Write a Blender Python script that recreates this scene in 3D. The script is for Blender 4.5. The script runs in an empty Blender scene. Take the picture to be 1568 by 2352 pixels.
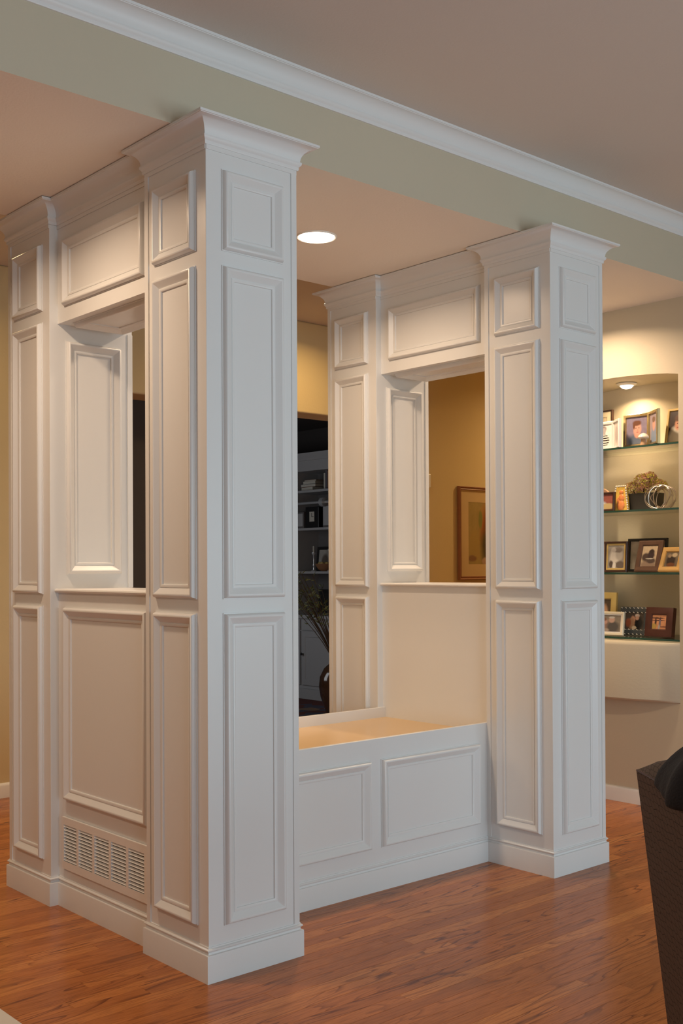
import bpy, bmesh, math, random
from mathutils import Vector, Matrix
random.seed(7)
S = bpy.context.scene
COL = S.collection

# ------------------------------------------------------------------ camera
CAM = Vector((-1.9395, -2.858, 1.2903))
YAW, PITCH, ROLL = -0.7277, 0.0072, -0.0049
FPX, PX, PY = 2521.8, 809.255, 1285.277
_f = Vector((math.sin(-YAW)*math.cos(PITCH), math.cos(YAW)*math.cos(PITCH), math.sin(PITCH)))
_r0 = Vector((math.cos(YAW), math.sin(YAW), 0)); _u0 = _r0.cross(_f)
_r = math.cos(ROLL)*_r0 + math.sin(ROLL)*_u0
_u = -math.sin(ROLL)*_r0 + math.cos(ROLL)*_u0
cd = bpy.data.cameras.new('camera'); cam = bpy.data.objects.new('camera', cd); COL.objects.link(cam)
cam.matrix_world = Matrix(((_r.x, _u.x, -_f.x, CAM.x), (_r.y, _u.y, -_f.y, CAM.y), (_r.z, _u.z, -_f.z, CAM.z), (0, 0, 0, 1)))
cd.sensor_fit = 'HORIZONTAL'; cd.sensor_width = 36; cd.lens = FPX/1568*36
cd.shift_x = (784-PX)/1568; cd.shift_y = (PY-1176)/1568
cd.clip_start = .05
S.camera = cam

# ------------------------------------------------------------------ world, light, exposure
w = bpy.data.worlds.new('sky'); S.world = w; w.use_nodes = True
w.node_tree.nodes['Background'].inputs[0].default_value = (.62, .78, 1, 1)
w.node_tree.nodes['Background'].inputs[1].default_value = .6
S.view_settings.view_transform = 'Standard'; S.view_settings.look = 'None'
S.view_settings.gamma = 1; S.view_settings.use_curve_mapping = False
S.view_settings.exposure = 0.0

DAY = (.71, .90, 1.0)
WARM = (1.0, .725, .49)
HALLW = (1.0, .66, .28)
P_DAY = 70          # each window of the front room
P_CAN = 11.8          # each recessed lamp
P_HALL = 8.5
P_PUCK = 3.2

def area_light(name, loc, rot, sx, sy, power, color):
    l = bpy.data.lights.new(name, 'AREA'); l.shape = 'RECTANGLE'; l.size = sx; l.size_y = sy
    l.energy = power; l.color = color
    o = bpy.data.objects.new(name, l); o.location = loc; o.rotation_euler = rot; COL.objects.link(o)
    return o
# daylight entering through the two windows in the wall behind the camera
WINS = [(-2.1, .2, .06, 2.0), (.7, 3.0, .06, 2.0)]
for i, (x0, x1, z0, z1) in enumerate(WINS):
    area_light('daylight_stand_in', ((x0+x1)/2, -5.52, (z0+z1)/2), (math.radians(90), 0, 0), x1-x0, z1-z0, P_DAY, DAY)
# faint cool area light added inside the unlit den to brighten it; no window
area_light('daylight_stand_in', (2.05, 5.4, 1.5), (math.radians(90), 0, math.radians(-90)), 1.2, 1.4, 13, (.92, .96, 1))

# ------------------------------------------------------------------ materials
def nodes_of(name):
    m = bpy.data.materials.new(name); m.use_nodes = True
    nt = m.node_tree; b = nt.nodes['Principled BSDF']
    return m, nt, b
def link(nt, a, b): nt.links.new(a, b)
def sock(b, *names):
    for n in names:
        if n in b.inputs: return b.inputs[n]
def mat(name, col, rough=.5, metal=0, var=.0, scale=20, bump=0, bscale=150, spec=None, coat=0):
    m, nt, b = nodes_of(name)
    b.inputs['Base Color'].default_value = (*col, 1); b.inputs['Roughness'].default_value = rough
    b.inputs['Metallic'].default_value = metal
    if spec is not None: sock(b, 'Specular IOR Level', 'Specular').default_value = spec
    if coat: sock(b, 'Coat Weight').default_value = coat; sock(b, 'Coat Roughness').default_value = .12
    tc = nt.nodes.new('ShaderNodeTexCoord')
    if var:
        n = nt.nodes.new('ShaderNodeTexNoise'); n.inputs['Scale'].default_value = scale
        link(nt, tc.outputs['Object'], n.inputs['Vector'])
        mx = nt.nodes.new('ShaderNodeMix'); mx.data_type = 'RGBA'
        mx.inputs[6].default_value = (*[c*(1-var) for c in col], 1); mx.inputs[7].default_value = (*[min(1, c*(1+var)) for c in col], 1)
        link(nt, n.outputs['Fac'], mx.inputs[0]); link(nt, mx.outputs[2], b.inputs['Base Color'])
    if bump:
        n2 = nt.nodes.new('ShaderNodeTexNoise'); n2.inputs['Scale'].default_value = bscale; n2.inputs['Detail'].default_value = 3
        link(nt, tc.outputs['Object'], n2.inputs['Vector'])
        bp = nt.nodes.new('ShaderNodeBump'); bp.inputs['Strength'].default_value = bump; bp.inputs['Distance'].default_value = .004
        link(nt, n2.outputs['Fac'], bp.inputs['Height']); link(nt, bp.outputs['Normal'], b.inputs['Normal'])
    return m
def emit(name, col, s):
    m, nt, b = nodes_of(name)
    b.inputs['Base Color'].default_value = (1, 1, 1, 1)
    sock(b, 'Emission Color', 'Emission').default_value = (*col, 1); b.inputs['Emission Strength'].default_value = s
    return m

def oak(name, dark, mid, light_, rough=.24):
    m, nt, b = nodes_of(name); N = nt.nodes.new
    geo = N('ShaderNodeNewGeometry'); at = N('ShaderNodeAttribute'); at.attribute_name = 'tint'
    off = N('ShaderNodeVectorMath'); off.operation = 'MULTIPLY_ADD'
    cmb = N('ShaderNodeCombineXYZ')
    for i in (0, 1, 2): link(nt, at.outputs['Fac'], cmb.inputs[i])
    link(nt, cmb.outputs[0], off.inputs[0]); off.inputs[1].default_value = (37, 53, 11); link(nt, geo.outputs['Position'], off.inputs[2])
    sc = N('ShaderNodeVectorMath'); sc.operation = 'MULTIPLY'; sc.inputs[1].default_value = (1.0, 9, 1); link(nt, off.outputs[0], sc.inputs[0])
    # cathedral grain: bands of a stretched noise
    n1 = N('ShaderNodeTexNoise'); n1.inputs['Scale'].default_value = 1.15; n1.inputs['Detail'].default_value = 2.5; n1.inputs['Distortion'].default_value = .4
    link(nt, sc.outputs[0], n1.inputs['Vector'])
    ml = N('ShaderNodeMath'); ml.operation = 'MULTIPLY'; ml.inputs[1].default_value = 11; link(nt, n1.outputs['Fac'], ml.inputs[0])
    fr = N('ShaderNodeMath'); fr.operation = 'FRACT'; link(nt, ml.outputs[0], fr.inputs[0])
    rp = N('ShaderNodeValToRGB'); rp.color_ramp.elements[0].position = 0; rp.color_ramp.elements[0].color = (1, 1, 1, 1)
    rp.color_ramp.elements[1].position = .30; rp.color_ramp.elements[1].color = (0, 0, 0, 1)
    e = rp.color_ramp.elements.new(.93); e.color = (0, 0, 0, 1); e = rp.color_ramp.elements.new(1); e.color = (1, 1, 1, 1)
    link(nt, fr.outputs[0], rp.inputs[0])
    # patches where the grain shows
    n3 = N('ShaderNodeTexNoise'); n3.inputs['Scale'].default_value = .8; link(nt, sc.outputs[0], n3.inputs['Vector'])
    r3 = N('ShaderNodeMapRange'); r3.inputs[1].default_value = .36; r3.inputs[2].default_value = .60; link(nt, n3.outputs['Fac'], r3.inputs[0])
    # fine pores
    sc2 = N('ShaderNodeVectorMath'); sc2.operation = 'MULTIPLY'; sc2.inputs[1].default_value = (9, 160, 1); link(nt, off.outputs[0], sc2.inputs[0])
    n2 = N('ShaderNodeTexNoise'); n2.inputs['Scale'].default_value = 1.6; n2.inputs['Detail'].default_value = 4; link(nt, sc2.outputs[0], n2.inputs['Vector'])
    # board tone from tint
    rb = N('ShaderNodeValToRGB'); rb.color_ramp.elements[0].color = (*[a*.75+b_*.25 for a, b_ in zip(mid, dark)], 1); rb.color_ramp.elements[1].color = (*light_, 1)
    e = rb.color_ramp.elements.new(.6); e.color = (*mid, 1)
    fr2 = N('ShaderNodeMath'); fr2.operation = 'FRACT'; mm = N('ShaderNodeMath'); mm.operation = 'MULTIPLY'; mm.inputs[1].default_value = 7.3
    link(nt, at.outputs['Fac'], mm.inputs[0]); link(nt, mm.outputs[0], fr2.inputs[0]); link(nt, fr2.outputs[0], rb.inputs[0])
    g = N('ShaderNodeMath'); g.operation = 'MULTIPLY'; link(nt, rp.outputs[0], g.inputs[0]); link(nt, r3.outputs[0], g.inputs[1])
    r2 = N('ShaderNodeMapRange'); r2.inputs[1].default_value = .45; r2.inputs[2].default_value = .8; r2.inputs[4].default_value = .7; link(nt, n2.outputs['Fac'], r2.inputs[0])
    mxv = N('ShaderNodeMath'); mxv.operation = 'MAXIMUM'; link(nt, r2.outputs[0], mxv.inputs[1])
    g2 = N('ShaderNodeMath'); g2.operation = 'MULTIPLY'; g2.inputs[1].default_value = .95; link(nt, g.outputs[0], g2.inputs[0]); link(nt, g2.outputs[0], mxv.inputs[0])
    mx = N('ShaderNodeMix'); mx.data_type = 'RGBA'; link(nt, mxv.outputs[0], mx.inputs[0]); link(nt, rb.outputs[0], mx.inputs[6]); mx.inputs[7].default_value = (*dark, 1)
    link(nt, mx.outputs[2], b.inputs['Base Color'])
    b.inputs['Roughness'].default_value = rough; sock(b, 'Specular IOR Level', 'Specular').default_value = .28
    bp = N('ShaderNodeBump'); bp.inputs['Strength'].default_value = .06; bp.inputs['Distance'].default_value = .002
    link(nt, n2.outputs['Fac'], bp.inputs['Height']); link(nt, bp.outputs['Normal'], b.inputs['Normal'])
    return m

M = {}
M['white'] = mat('white_paint', (.79, .795, .79), .30, bump=.03, bscale=60)
M['white2'] = mat('white_sill_paint', (.82, .815, .80), .28, bump=.03, bscale=60)
M['crown'] = mat('white_crown_paint', (.80, .805, .805), .42, bump=.03, bscale=60)
M['wall'] = mat('cream_yellow_paint', (.59, .525, .40), .72, var=.02, scale=3, bump=.12, bscale=90)
M['hallwall'] = mat('golden_hall_paint', (.64, .515, .29), .72, var=.02, scale=3, bump=.12, bscale=90)
M['ceil'] = mat('ceiling_paint', (.67, .615, .57), .85, bump=.2, bscale=110)
M['soffit'] = mat('soffit_paint', (.86, .78, .69), .8, bump=.2, bscale=110)
M['seat'] = mat('maple_veneer', (.74, .52, .28), .28, var=.08, scale=2.5)
M['oak'] = oak('oak_planks', (.13, .031, .008), (.47, .155, .038), (.56, .21, .055))
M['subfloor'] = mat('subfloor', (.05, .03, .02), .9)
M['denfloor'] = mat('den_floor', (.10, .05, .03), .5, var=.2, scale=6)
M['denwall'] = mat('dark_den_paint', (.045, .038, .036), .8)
M['denshelf'] = mat('grey_bookcase_paint', (.42, .42, .43), .45, bump=.05)
M['denback'] = mat('grey_bookcase_back', (.13, .12, .12), .6)
M['dark'] = mat('dark_shade_and_print', (.02, .018, .016), .9)  # near-black: painted shade behind the grille, and dark den prints
M['glassedge'] = mat('green_glass', (.55, .72, .62), .05)
M['gold'] = mat('gold_metal', (.83, .66, .34), .25, metal=.9)
M['silver'] = mat('brushed_silver', (.55, .48, .40), .3, metal=.9)
M['chrome'] = mat('brushed_steel', (.75, .77, .8), .3, metal=.6)
M['ivory'] = mat('ivory_frame', (.84, .76, .58), .4)
M['whiteframe'] = mat('white_frame', (.78, .76, .72), .35)
M['espresso'] = mat('espresso_wood', (.05, .022, .015), .32, var=.3, scale=30)
M['brownwood'] = mat('brown_wood', (.12, .06, .035), .45, var=.2, scale=30)
M['mahog'] = mat('mahogany_wood', (.085, .028, .020), .35, var=.2, scale=30)
M['oakframe'] = mat('golden_oak', (.62, .38, .13), .4, var=.15, scale=25)
M['brassframe'] = mat('matte_gold', (.62, .45, .16), .45)
M['charcoal'] = mat('charcoal_leather', (.055, .065, .072), .5, bump=.2)
M['planter'] = mat('black_planter', (.03, .028, .025), .4)
M['terracotta'] = mat('brown_glaze', (.055, .030, .018), .12, coat=.6)
M['twig'] = mat('brown_twig', (.07, .045, .03), .7)
M['leaf'] = mat('olive_leaf', (.11, .135, .06), .6, var=.3, scale=40)
M['black'] = mat('black_plastic', (.015, .015, .016), .4)
M['paper'] = mat('paper', (.6, .57, .5), .7)
M['bookred'] = mat('book_brown', (.22, .12, .08), .6)
M['bookblue'] = mat('book_slate', (.12, .11, .13), .6)
M['basket'] = mat('clay_bowl', (.32, .15, .07), .6)
M['cream'] = mat('cream_laminate', (.72, .64, .54), .45)
M['jacket'] = mat('black_navy_fleece', (.018, .021, .029), .9, bump=.5, bscale=220)
M['pinkcer'] = mat('blush_ceramic', (.70, .45, .33), .4)
M['yellowcer'] = mat('yellow_orange_ceramic', (.80, .52, .10), .3, var=.3, scale=45)
M['orangecer'] = mat('orange_ceramic', (.85, .30, .10), .3, var=.2, scale=60)
M['rope'] = mat('white_beads', (.82, .76, .68), .4)
M['petal1'] = mat('dusty_pink_petal', (.58, .33, .25), .6, var=.3, scale=90)
M['petal2'] = mat('yellow_green_petal', (.62, .56, .12), .6, var=.3, scale=90)
M['lampwhite'] = mat('white_enamel', (.85, .82, .76), .35)
M['lens'] = emit('lit_lens', (1.0, .86, .66), 9)
M['mushcap'] = mat('pale_stone', (.80, .72, .60), .3)
M['mushstem'] = mat('tan_stone', (.58, .36, .20), .4)

def glass_mat():
    # thin pane: mostly straight-through light with a Fresnel reflection
    m, nt, b = nodes_of('clear_shelf_glass'); N = nt.nodes.new
    nt.nodes.remove(b); out = nt.nodes['Material Output']
    tr = N('ShaderNodeBsdfTransparent'); tr.inputs[0].default_value = (.965, .985, .97, 1)
    gl = N('ShaderNodeBsdfGlossy'); gl.inputs['Roughness'].default_value = .03
    fr = N('ShaderNodeFresnel'); fr.inputs['IOR'].default_value = 1.45
    mx = N('ShaderNodeMixShader'); link(nt, fr.outputs[0], mx.inputs[0]); link(nt, tr.outputs[0], mx.inputs[1]); link(nt, gl.outputs[0], mx.inputs[2])
    link(nt, mx.outputs[0], out.inputs['Surface'])
    return m
M['glass'] = glass_mat()
M['glassrim'] = mat('dark_green_glass_edge', (.02, .07, .05), .08)

def chair_mat():
    m, nt, b = nodes_of('hexagon_jacquard'); N = nt.nodes.new
    tc = N('ShaderNodeTexCoord'); v = N('ShaderNodeTexVoronoi'); v.feature = 'DISTANCE_TO_EDGE'
    v.voronoi_dimensions = '2D'; v.inputs['Scale'].default_value = 78; v.inputs['Randomness'].default_value = .38
    sp = N('ShaderNodeSeparateXYZ'); link(nt, tc.outputs['Object'], sp.inputs[0]); cb = N('ShaderNodeCombineXYZ')
    a1 = N('ShaderNodeMath'); link(nt, sp.outputs[1], a1.inputs[0]); link(nt, sp.outputs[2], a1.inputs[1])
    a2 = N('ShaderNodeMath'); a2.operation = 'MULTIPLY_ADD'; a2.inputs[1].default_value = .5; link(nt, a1.outputs[0], a2.inputs[0]); a3 = N('ShaderNodeMath'); a3.operation = 'MULTIPLY'; a3.inputs[1].default_value = .6; link(nt, sp.outputs[0], a3.inputs[0]); link(nt, a3.outputs[0], a2.inputs[2])
    link(nt, a2.outputs[0], cb.inputs[0]); link(nt, a1.outputs[0], cb.inputs[1]); link(nt, cb.outputs[0], v.inputs['Vector'])
    mr = N('ShaderNodeMapRange'); mr.inputs[1].default_value = .015; mr.inputs[2].default_value = .07; link(nt, v.outputs['Distance'], mr.inputs[0])
    mx = N('ShaderNodeMix'); mx.data_type = 'RGBA'; mx.inputs[6].default_value = (.012, .008, .007, 1); mx.inputs[7].default_value = (.098, .066, .052, 1)
    link(nt, mr.outputs[0], mx.inputs[0]); link(nt, mx.outputs[2], b.inputs['Base Color']); b.inputs['Roughness'].default_value = .8
    bp = N('ShaderNodeBump'); bp.inputs['Strength'].default_value = .4; bp.inputs['Distance'].default_value = .003
    link(nt, mr.outputs[0], bp.inputs['Height']); link(nt, bp.outputs['Normal'], b.inputs['Normal'])
    return m
M['chair'] = chair_mat()

def rug_mat():
    m, nt, b = nodes_of('red_blue_rug'); N = nt.nodes.new
    tc = N('ShaderNodeTexCoord'); v = N('ShaderNodeTexVoronoi'); v.inputs['Scale'].default_value = 7
    link(nt, tc.outputs['Object'], v.inputs['Vector'])
    r = N('ShaderNodeValToRGB'); r.color_ramp.interpolation = 'CONSTANT'
    r.color_ramp.elements[0].color = (.10, .025, .022, 1); r.color_ramp.elements[1].position = .5; r.color_ramp.elements[1].color = (.05, .055, .10, 1)
    e = r.color_ramp.elements.new(.75); e.color = (.2, .13, .09, 1)
    link(nt, v.outputs['Color'], r.inputs[0]); link(nt, r.outputs[0], b.inputs['Base Color']); b.inputs['Roughness'].default_value = .95
    return m
M['rug'] = rug_mat()

def print_mat(name, base, shapes, stripes=None):
    """flat print: soft ellipses (cx, cz, rx, rz, colour[, softness]) over a base colour, 0..1 across the sheet"""
    m, nt, b = nodes_of(name); N = nt.nodes.new
    tc = N('ShaderNodeTexCoord')
    nz = N('ShaderNodeTexNoise'); nz.inputs['Scale'].default_value = 6
    link(nt, tc.outputs['Generated'], nz.inputs['Vector'])
    wob = N('ShaderNodeVectorMath'); wob.operation = 'MULTIPLY_ADD'; wob.inputs[1].default_value = (.05, 0, .05)
    link(nt, nz.outputs['Color'], wob.inputs[0]); link(nt, tc.outputs['Generated'], wob.inputs[2])
    cur = None
    mx0 = N('ShaderNodeMix'); mx0.data_type = 'RGBA'
    mx0.inputs[6].default_value = (*[c*.75 for c in base], 1); mx0.inputs[7].default_value = (*[min(1, c*1.2) for c in base], 1)
    link(nt, nz.outputs['Fac'], mx0.inputs[0]); cur = mx0.outputs[2]
    for s in shapes:
        cx, cz, rx, rz, c = s[:5]; soft = s[5] if len(s) > 5 else .24
        cx += .025; cz += .025
        v = N('ShaderNodeVectorMath'); v.operation = 'MULTIPLY_ADD'
        v.inputs[1].default_value = (1/rx, 0, 1/rz); v.inputs[2].default_value = (-cx/rx, 0, -cz/rz); link(nt, wob.outputs[0], v.inputs[0])
        ln = N('ShaderNodeVectorMath'); ln.operation = 'LENGTH'; link(nt, v.outputs[0], ln.inputs[0])
        mr = N('ShaderNodeMapRange'); mr.inputs[1].default_value = 1-soft; mr.inputs[2].default_value = 1+soft
        mr.inputs[3].default_value = 1; mr.inputs[4].default_value = 0; link(nt, ln.outputs['Value'], mr.inputs[0])
        fac = mr.outputs[0]
        if c == 'stripes':
            wv = N('ShaderNodeTexWave'); wv.bands_direction = 'Z'; wv.inputs['Scale'].default_value = 3.2; wv.inputs['Distortion'].default_value = 2.5
            link(nt, tc.outputs['Generated'], wv.inputs['Vector'])
            rr = N('ShaderNodeValToRGB'); rr.color_ramp.interpolation = 'CONSTANT'; rr.color_ramp.elements[0].color = (.03, .025, .025, 1)
            rr.color_ramp.elements[1].position = .42; rr.color_ramp.elements[1].color = (.8, .75, .68, 1); link(nt, wv.outputs['Fac'], rr.inputs[0])
            col = rr.outputs[0]
        else: col = None
        mx = N('ShaderNodeMix'); mx.data_type = 'RGBA'; link(nt, fac, mx.inputs[0]); link(nt, cur, mx.inputs[6])
        if col: link(nt, col, mx.inputs[7])
        else: mx.inputs[7].default_value = (*c, 1)
        cur = mx.outputs[2]
    link(nt, cur, b.inputs['Base Color']); b.inputs['Roughness'].default_value = .25
    return m

# ------------------------------------------------------------------ mesh helpers
class MB:
    def __init__(s): s.v = []; s.f = []; s.mi = []
    def add(s, vs, fs, mi=0):
        o = len(s.v); s.v += [tuple(v) for v in vs]; s.f += [tuple(o+i for i in f) for f in fs]; s.mi += [mi]*len(fs); return s
    def box(s, x0, x1, y0, y1, z0, z1, mi=0, M4=None):
        vs = [Vector((x, y, z)) for z in (z0, z1) for y in (y0, y1) for x in (x0, x1)]
        if M4: vs = [M4 @ v for v in vs]
        return s.add(vs, [(0, 2, 3, 1), (4, 5, 7, 6), (0, 1, 5, 4), (2, 6, 7, 3), (0, 4, 6, 2), (1, 3, 7, 5)], mi)
    def rings(s, rings, closed_u=True, cap=True, mi=0, closed_v=False):
        n = len(rings[0]); m = len(rings); vs = [p for r in rings for p in r]; fs = []
        for j in range(m if closed_v else m-1):
            k = (j+1) % m
            for i in range(n if closed_u else n-1):
                fs.append((j*n+i, j*n+(i+1) % n, k*n+(i+1) % n, k*n+i))
        if cap and not closed_v: fs += [tuple(range(n))[::-1], tuple((m-1)*n+i for i in range(n))]
        return s.add(vs, fs, mi)
    def lathe(s, prof, c=(0, 0, 0), n=24, mi=0):
        return s.rings([[(c[0]+r*math.cos(2*math.pi*i/n), c[1]+r*math.sin(2*math.pi*i/n), c[2]+z) for i in range(n)] for r, z in prof], mi=mi)
    def tube(s, pts, r, n=8, mi=0, closed=False):
        pts = [Vector(p) for p in pts]; R = []; m = len(pts)
        rad = r if isinstance(r, (list, tuple)) else [r]*m
        prev = None
        for i, p in enumerate(pts):
            a = pts[(i-1) % m] if (closed or i > 0) else p; b = pts[(i+1) % m] if (closed or i < m-1) else p
            t = (b-a).normalized()
            if prev is None:
                ref = Vector((0, 0, 1)) if abs(t.z) < .9 else Vector((1, 0, 0)); x = t.cross(ref).normalized()
            else:
                x = (prev - t*prev.dot(t)).normalized()
            prev = x; y = t.cross(x)
            R.append([p+rad[i]*(math.cos(2*math.pi*k/n)*x+math.sin(2*math.pi*k/n)*y) for k in range(n)])
        return s.rings(R, mi=mi, closed_v=closed, cap=not closed)
    def frame(s, O, U, V, N, u0, u1, v0, v1, prof, mi=0):
        """mitred rectangular moulding: prof = [(inset, height)] closed polygon"""
        O, U, V, N = map(Vector, (O, U, V, N)); R = []
        for (w_, h) in prof:
            R.append([O+U*a+V*b+N*h for a, b in ((u0+w_, v0+w_), (u1-w_, v0+w_), (u1-w_, v1-w_), (u0+w_, v1-w_))])
        n = len(R); vs = [p for r in R for p in r]; fs = []
        for j in range(n):
            k = (j+1) % n
            for i in range(4): fs.append((j*4+i, j*4+(i+1) % 4, k*4+(i+1) % 4, k*4+i))
        return s.add(vs, fs, mi)
    def sweep(s, path, prof, closed=False, mi=0):
        """horizontal moulding: path = [(x,y)], prof = [(projection to the RIGHT of travel, z)] closed polygon"""
        n = len(path); P = [Vector(p) for p in path]; offs = []
        for i in range(n):
            a = P[i]-P[i-1] if (closed or i > 0) else None; b = P[(i+1) % n]-P[i] if (closed or i < n-1) else None
            na = Vector((a.y, -a.x)).normalized() if a else None; nb = Vector((b.y, -b.x)).normalized() if b else None
            if na is None: o = nb
            elif nb is None: o = na
            else: o = (na+nb)/(1+na.dot(nb))
            offs.append(o)
        R = [[(P[i].x+offs[i].x*p, P[i].y+offs[i].y*p, z) for p, z in prof] for i in range(n)]
        return s.rings(R, mi=mi, closed_v=closed, cap=True)
    def build(s, name, mats, parent=None, smooth=None, bevel=0, seg=2, recalc=True):
        me = bpy.data.meshes.new(name); me.from_pydata(s.v, [], s.f)
        mats = mats if isinstance(mats, (list, tuple)) else [mats]
        for m_ in mats: me.materials.append(M[m_] if isinstance(m_, str) else m_)
        for p, k in zip(me.polygons, s.mi): p.material_index = k
        if recalc:
            bm = bmesh.new(); bm.from_mesh(me); bmesh.ops.recalc_face_normals(bm, faces=bm.faces); bm.to_mesh(me); bm.free()
        if smooth is not None:
            me.polygons.foreach_set('use_smooth', [True]*len(me.polygons))
            me.set_sharp_from_angle(angle=math.radians(smooth))
        o = bpy.data.objects.new(name, me); COL.objects.link(o)
        if bevel:
            b = o.modifiers.new('bevel', 'BEVEL'); b.width = bevel; b.segments = seg; b.limit_method = 'ANGLE'; b.angle_limit = math.radians(40)
        if parent: o.parent = parent
        return o
def tag(o, label, cat, group=None):
    o['label'] = label; o['category'] = cat
    if group: o['group'] = group
    return o
def struct(o): o['kind'] = 'structure'; return o
def thing(name, label, cat, loc=(0, 0, 0), rot=(0, 0, 0), group=None):
    o = bpy.data.objects.new(name, None); o.empty_display_size = .05; COL.objects.link(o)
    o.location = loc; o.rotation_euler = rot
    return tag(o, label, cat, group)

# profiles
def arc(cx, cz, r, a0, a1, n=6): return [(cx+r*math.cos(math.radians(a0+(a1-a0)*i/n)), cz+r*math.sin(math.radians(a0+(a1-a0)*i/n))) for i in range(n+1)]
PANEL = [(0, 0), (0, .0036), (.0028, .0040), (.0032, .0072), (.0048, .0120), (.0070, .0162), (.0095, .0186), (.0120, .0195), (.0145, .0190), (.0165, .0176),
         (.0260, .0108), (.0355, .0046), (.0362, .0064), (.0390, .0070), (.0430, .0062), (.0462, .0040), (.047, 0)]
BASE = [(0, 0), (.012, 0), (.012, .083), (.0112, .0862), (.0050, .0878), (.0036, .0905), (.0040, .0945), (.0065, .0972), (.0092, .0990), (.0096, .1020), (.0076, .1048), (.004, .1062), (.0035, .110), (0, .110)]
def crown_prof(z0, z1, cp):
    h = z1-z0
    p = [(0, z0), (.006, z0), (.0075, z0+.05*h), (.0075, z0+.13*h), (.0105, z0+.17*h), (.014, z0+.22*h), (.0155, z0+.28*h), (.0145, z0+.33*h), (.011, z0+.345*h), (.011, z0+.38*h)]
    for i in range(1, 9):                       # cove swelling to an ogee
        t = i/8; p.append((.011+(cp-.015)*(1-math.cos(t*math.pi/2))**.85, z0+.38*h+.50*h*math.sin(t*math.pi/2)**.9))
    p += [(cp-.003, z0+.90*h), (cp, z0+.905*h), (cp, z1), (0, z1)]
    return p

# ================================================================== STRUCTURE
W = D = .36; MID = .705; YB0 = D+MID; YE = 2*D+MID; XB = 1.716; RC = .034
ZT = 2.70; ZCB = 2.617; HB = .11
ZS = 2.703; ZC = 3.015; YD0, YD1 = .114, 1.325
YW, YW2 = 3.096, 3.33; XN = 3.1745
XL, YF, XR, YR = -5.0, -5.5, 6.2, 7.0

# --- floor: sub-floor slab with oak strip boards
fl = MB().box(XL, XR, YF, YW2, -.12, -.016).build('floor', 'subfloor'); struct(fl)
def project(p):
    d = Vector(p)-CAM; z = d.dot(_f)
    if z < .1: return None
    return (PX+FPX*d.dot(_r)/z, PY-FPX*d.dot(_u)/z, z)
PW = .0572; boards = []
rr = random.Random(3); y = YF
while y < YW2-.001:
    x = XL-rr.random()*1.2
    while x < XR:
        L = rr.uniform(.55, 1.75); x0, x1 = max(x, XL), min(x+L, XR); x += L
        if x1-x0 > .03: boards.append((x0, x1, y, min(y+PW, YW2), rr.random()))
    y += PW
def vis_area(b):
    x0, x1, y0, y1, _ = b; k = 0; n = 10
    ym = (y0+y1)/2
    for i in range(n):
        xm = x0+(x1-x0)*(i+.5)/n; q = project((xm, ym, 0))
        if q is None or not (0 <= q[0] <= 1568 and 0 <= q[1] <= 2352): continue
        if -.01 < xm < XB+W and 0 < ym < YE: continue
        # a ray to the eye that passes through the built-in is blocked
        blocked = False
        for t in (.02, .05, .1, .15, .2, .3, .4, .5, .6):
            p = Vector((xm, ym, 0)).lerp(CAM, t)
            if p.y > 0 and p.y < YE and 0 < p.x < XB+W and (p.z < .6 or p.x < W or p.x > XB): blocked = True; break
        if blocked: continue
        k += (FPX/q[2])**2*(x1-x0)*(y1-y0)/n
    return k
boards.sort(key=lambda b: -vis_area(b))
def board_geo(mb, b, org=(0, 0)):
    x0, x1, y0, y1, _ = b; g = .00015; c = .0006; ox, oy = org
    x0 += g-ox; x1 -= g+ox; y0 += g-oy; y1 -= g+oy
    vs = [(x0, y0, -.016), (x1, y0, -.016), (x1, y1, -.016), (x0, y1, -.016),
          (x0, y0, -c), (x1, y0, -c), (x1, y1, -c), (x0, y1, -c),
          (x0+c, y0+c, 0), (x1-c, y0+c, 0), (x1-c, y1-c, 0), (x0+c, y1-c, 0)]
    mb.add(vs, [(0, 1, 5, 4), (1, 2, 6, 5), (2, 3, 7, 6), (3, 0, 4, 7), (4, 5, 9, 8), (5, 6, 10, 9), (6, 7, 11, 10), (7, 4, 8, 11), (8, 9, 10, 11)])
def tint(o, vals):
    a = o.data.attributes.new('tint', 'FLOAT', 'POINT'); a.data.foreach_set('value', vals)
for b in boards[:300]:
    mb = MB(); org = ((b[0]+b[1])/2, (b[2]+b[3])/2); board_geo(mb, b, org)
    o = mb.build('floor_board', 'oak', fl, recalc=False); o.location = (*org, 0); tint(o, [b[4]]*12)
mb = MB(); tv = []
for b in boards[300:]: board_geo(mb, b); tv += [b[4]]*12
o = mb.build('floor_boards', 'oak', fl, recalc=False); tint(o, tv); o['kind'] = 'stuff'

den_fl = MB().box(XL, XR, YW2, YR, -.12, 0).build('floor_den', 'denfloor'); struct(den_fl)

# --- ceilings
struct(MB().box(XL, XR, YF, YR, ZC, ZC+.1).build('ceiling', 'ceil'))
mb = MB(); mb.box(XL, XN+.6, YD0, YD1, ZS, ZC); mb.mi = [1, 0, 0, 0, 0, 0]
struct(mb.build('ceiling_soffit', ['wall', 'soffit']))
# room crown along the drop face
mb = MB().sweep([(XL, YD0), (XN, YD0)], crown_prof(2.926, ZC, .052))
struct(mb.build('trim_1', 'crown', smooth=35))

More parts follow.
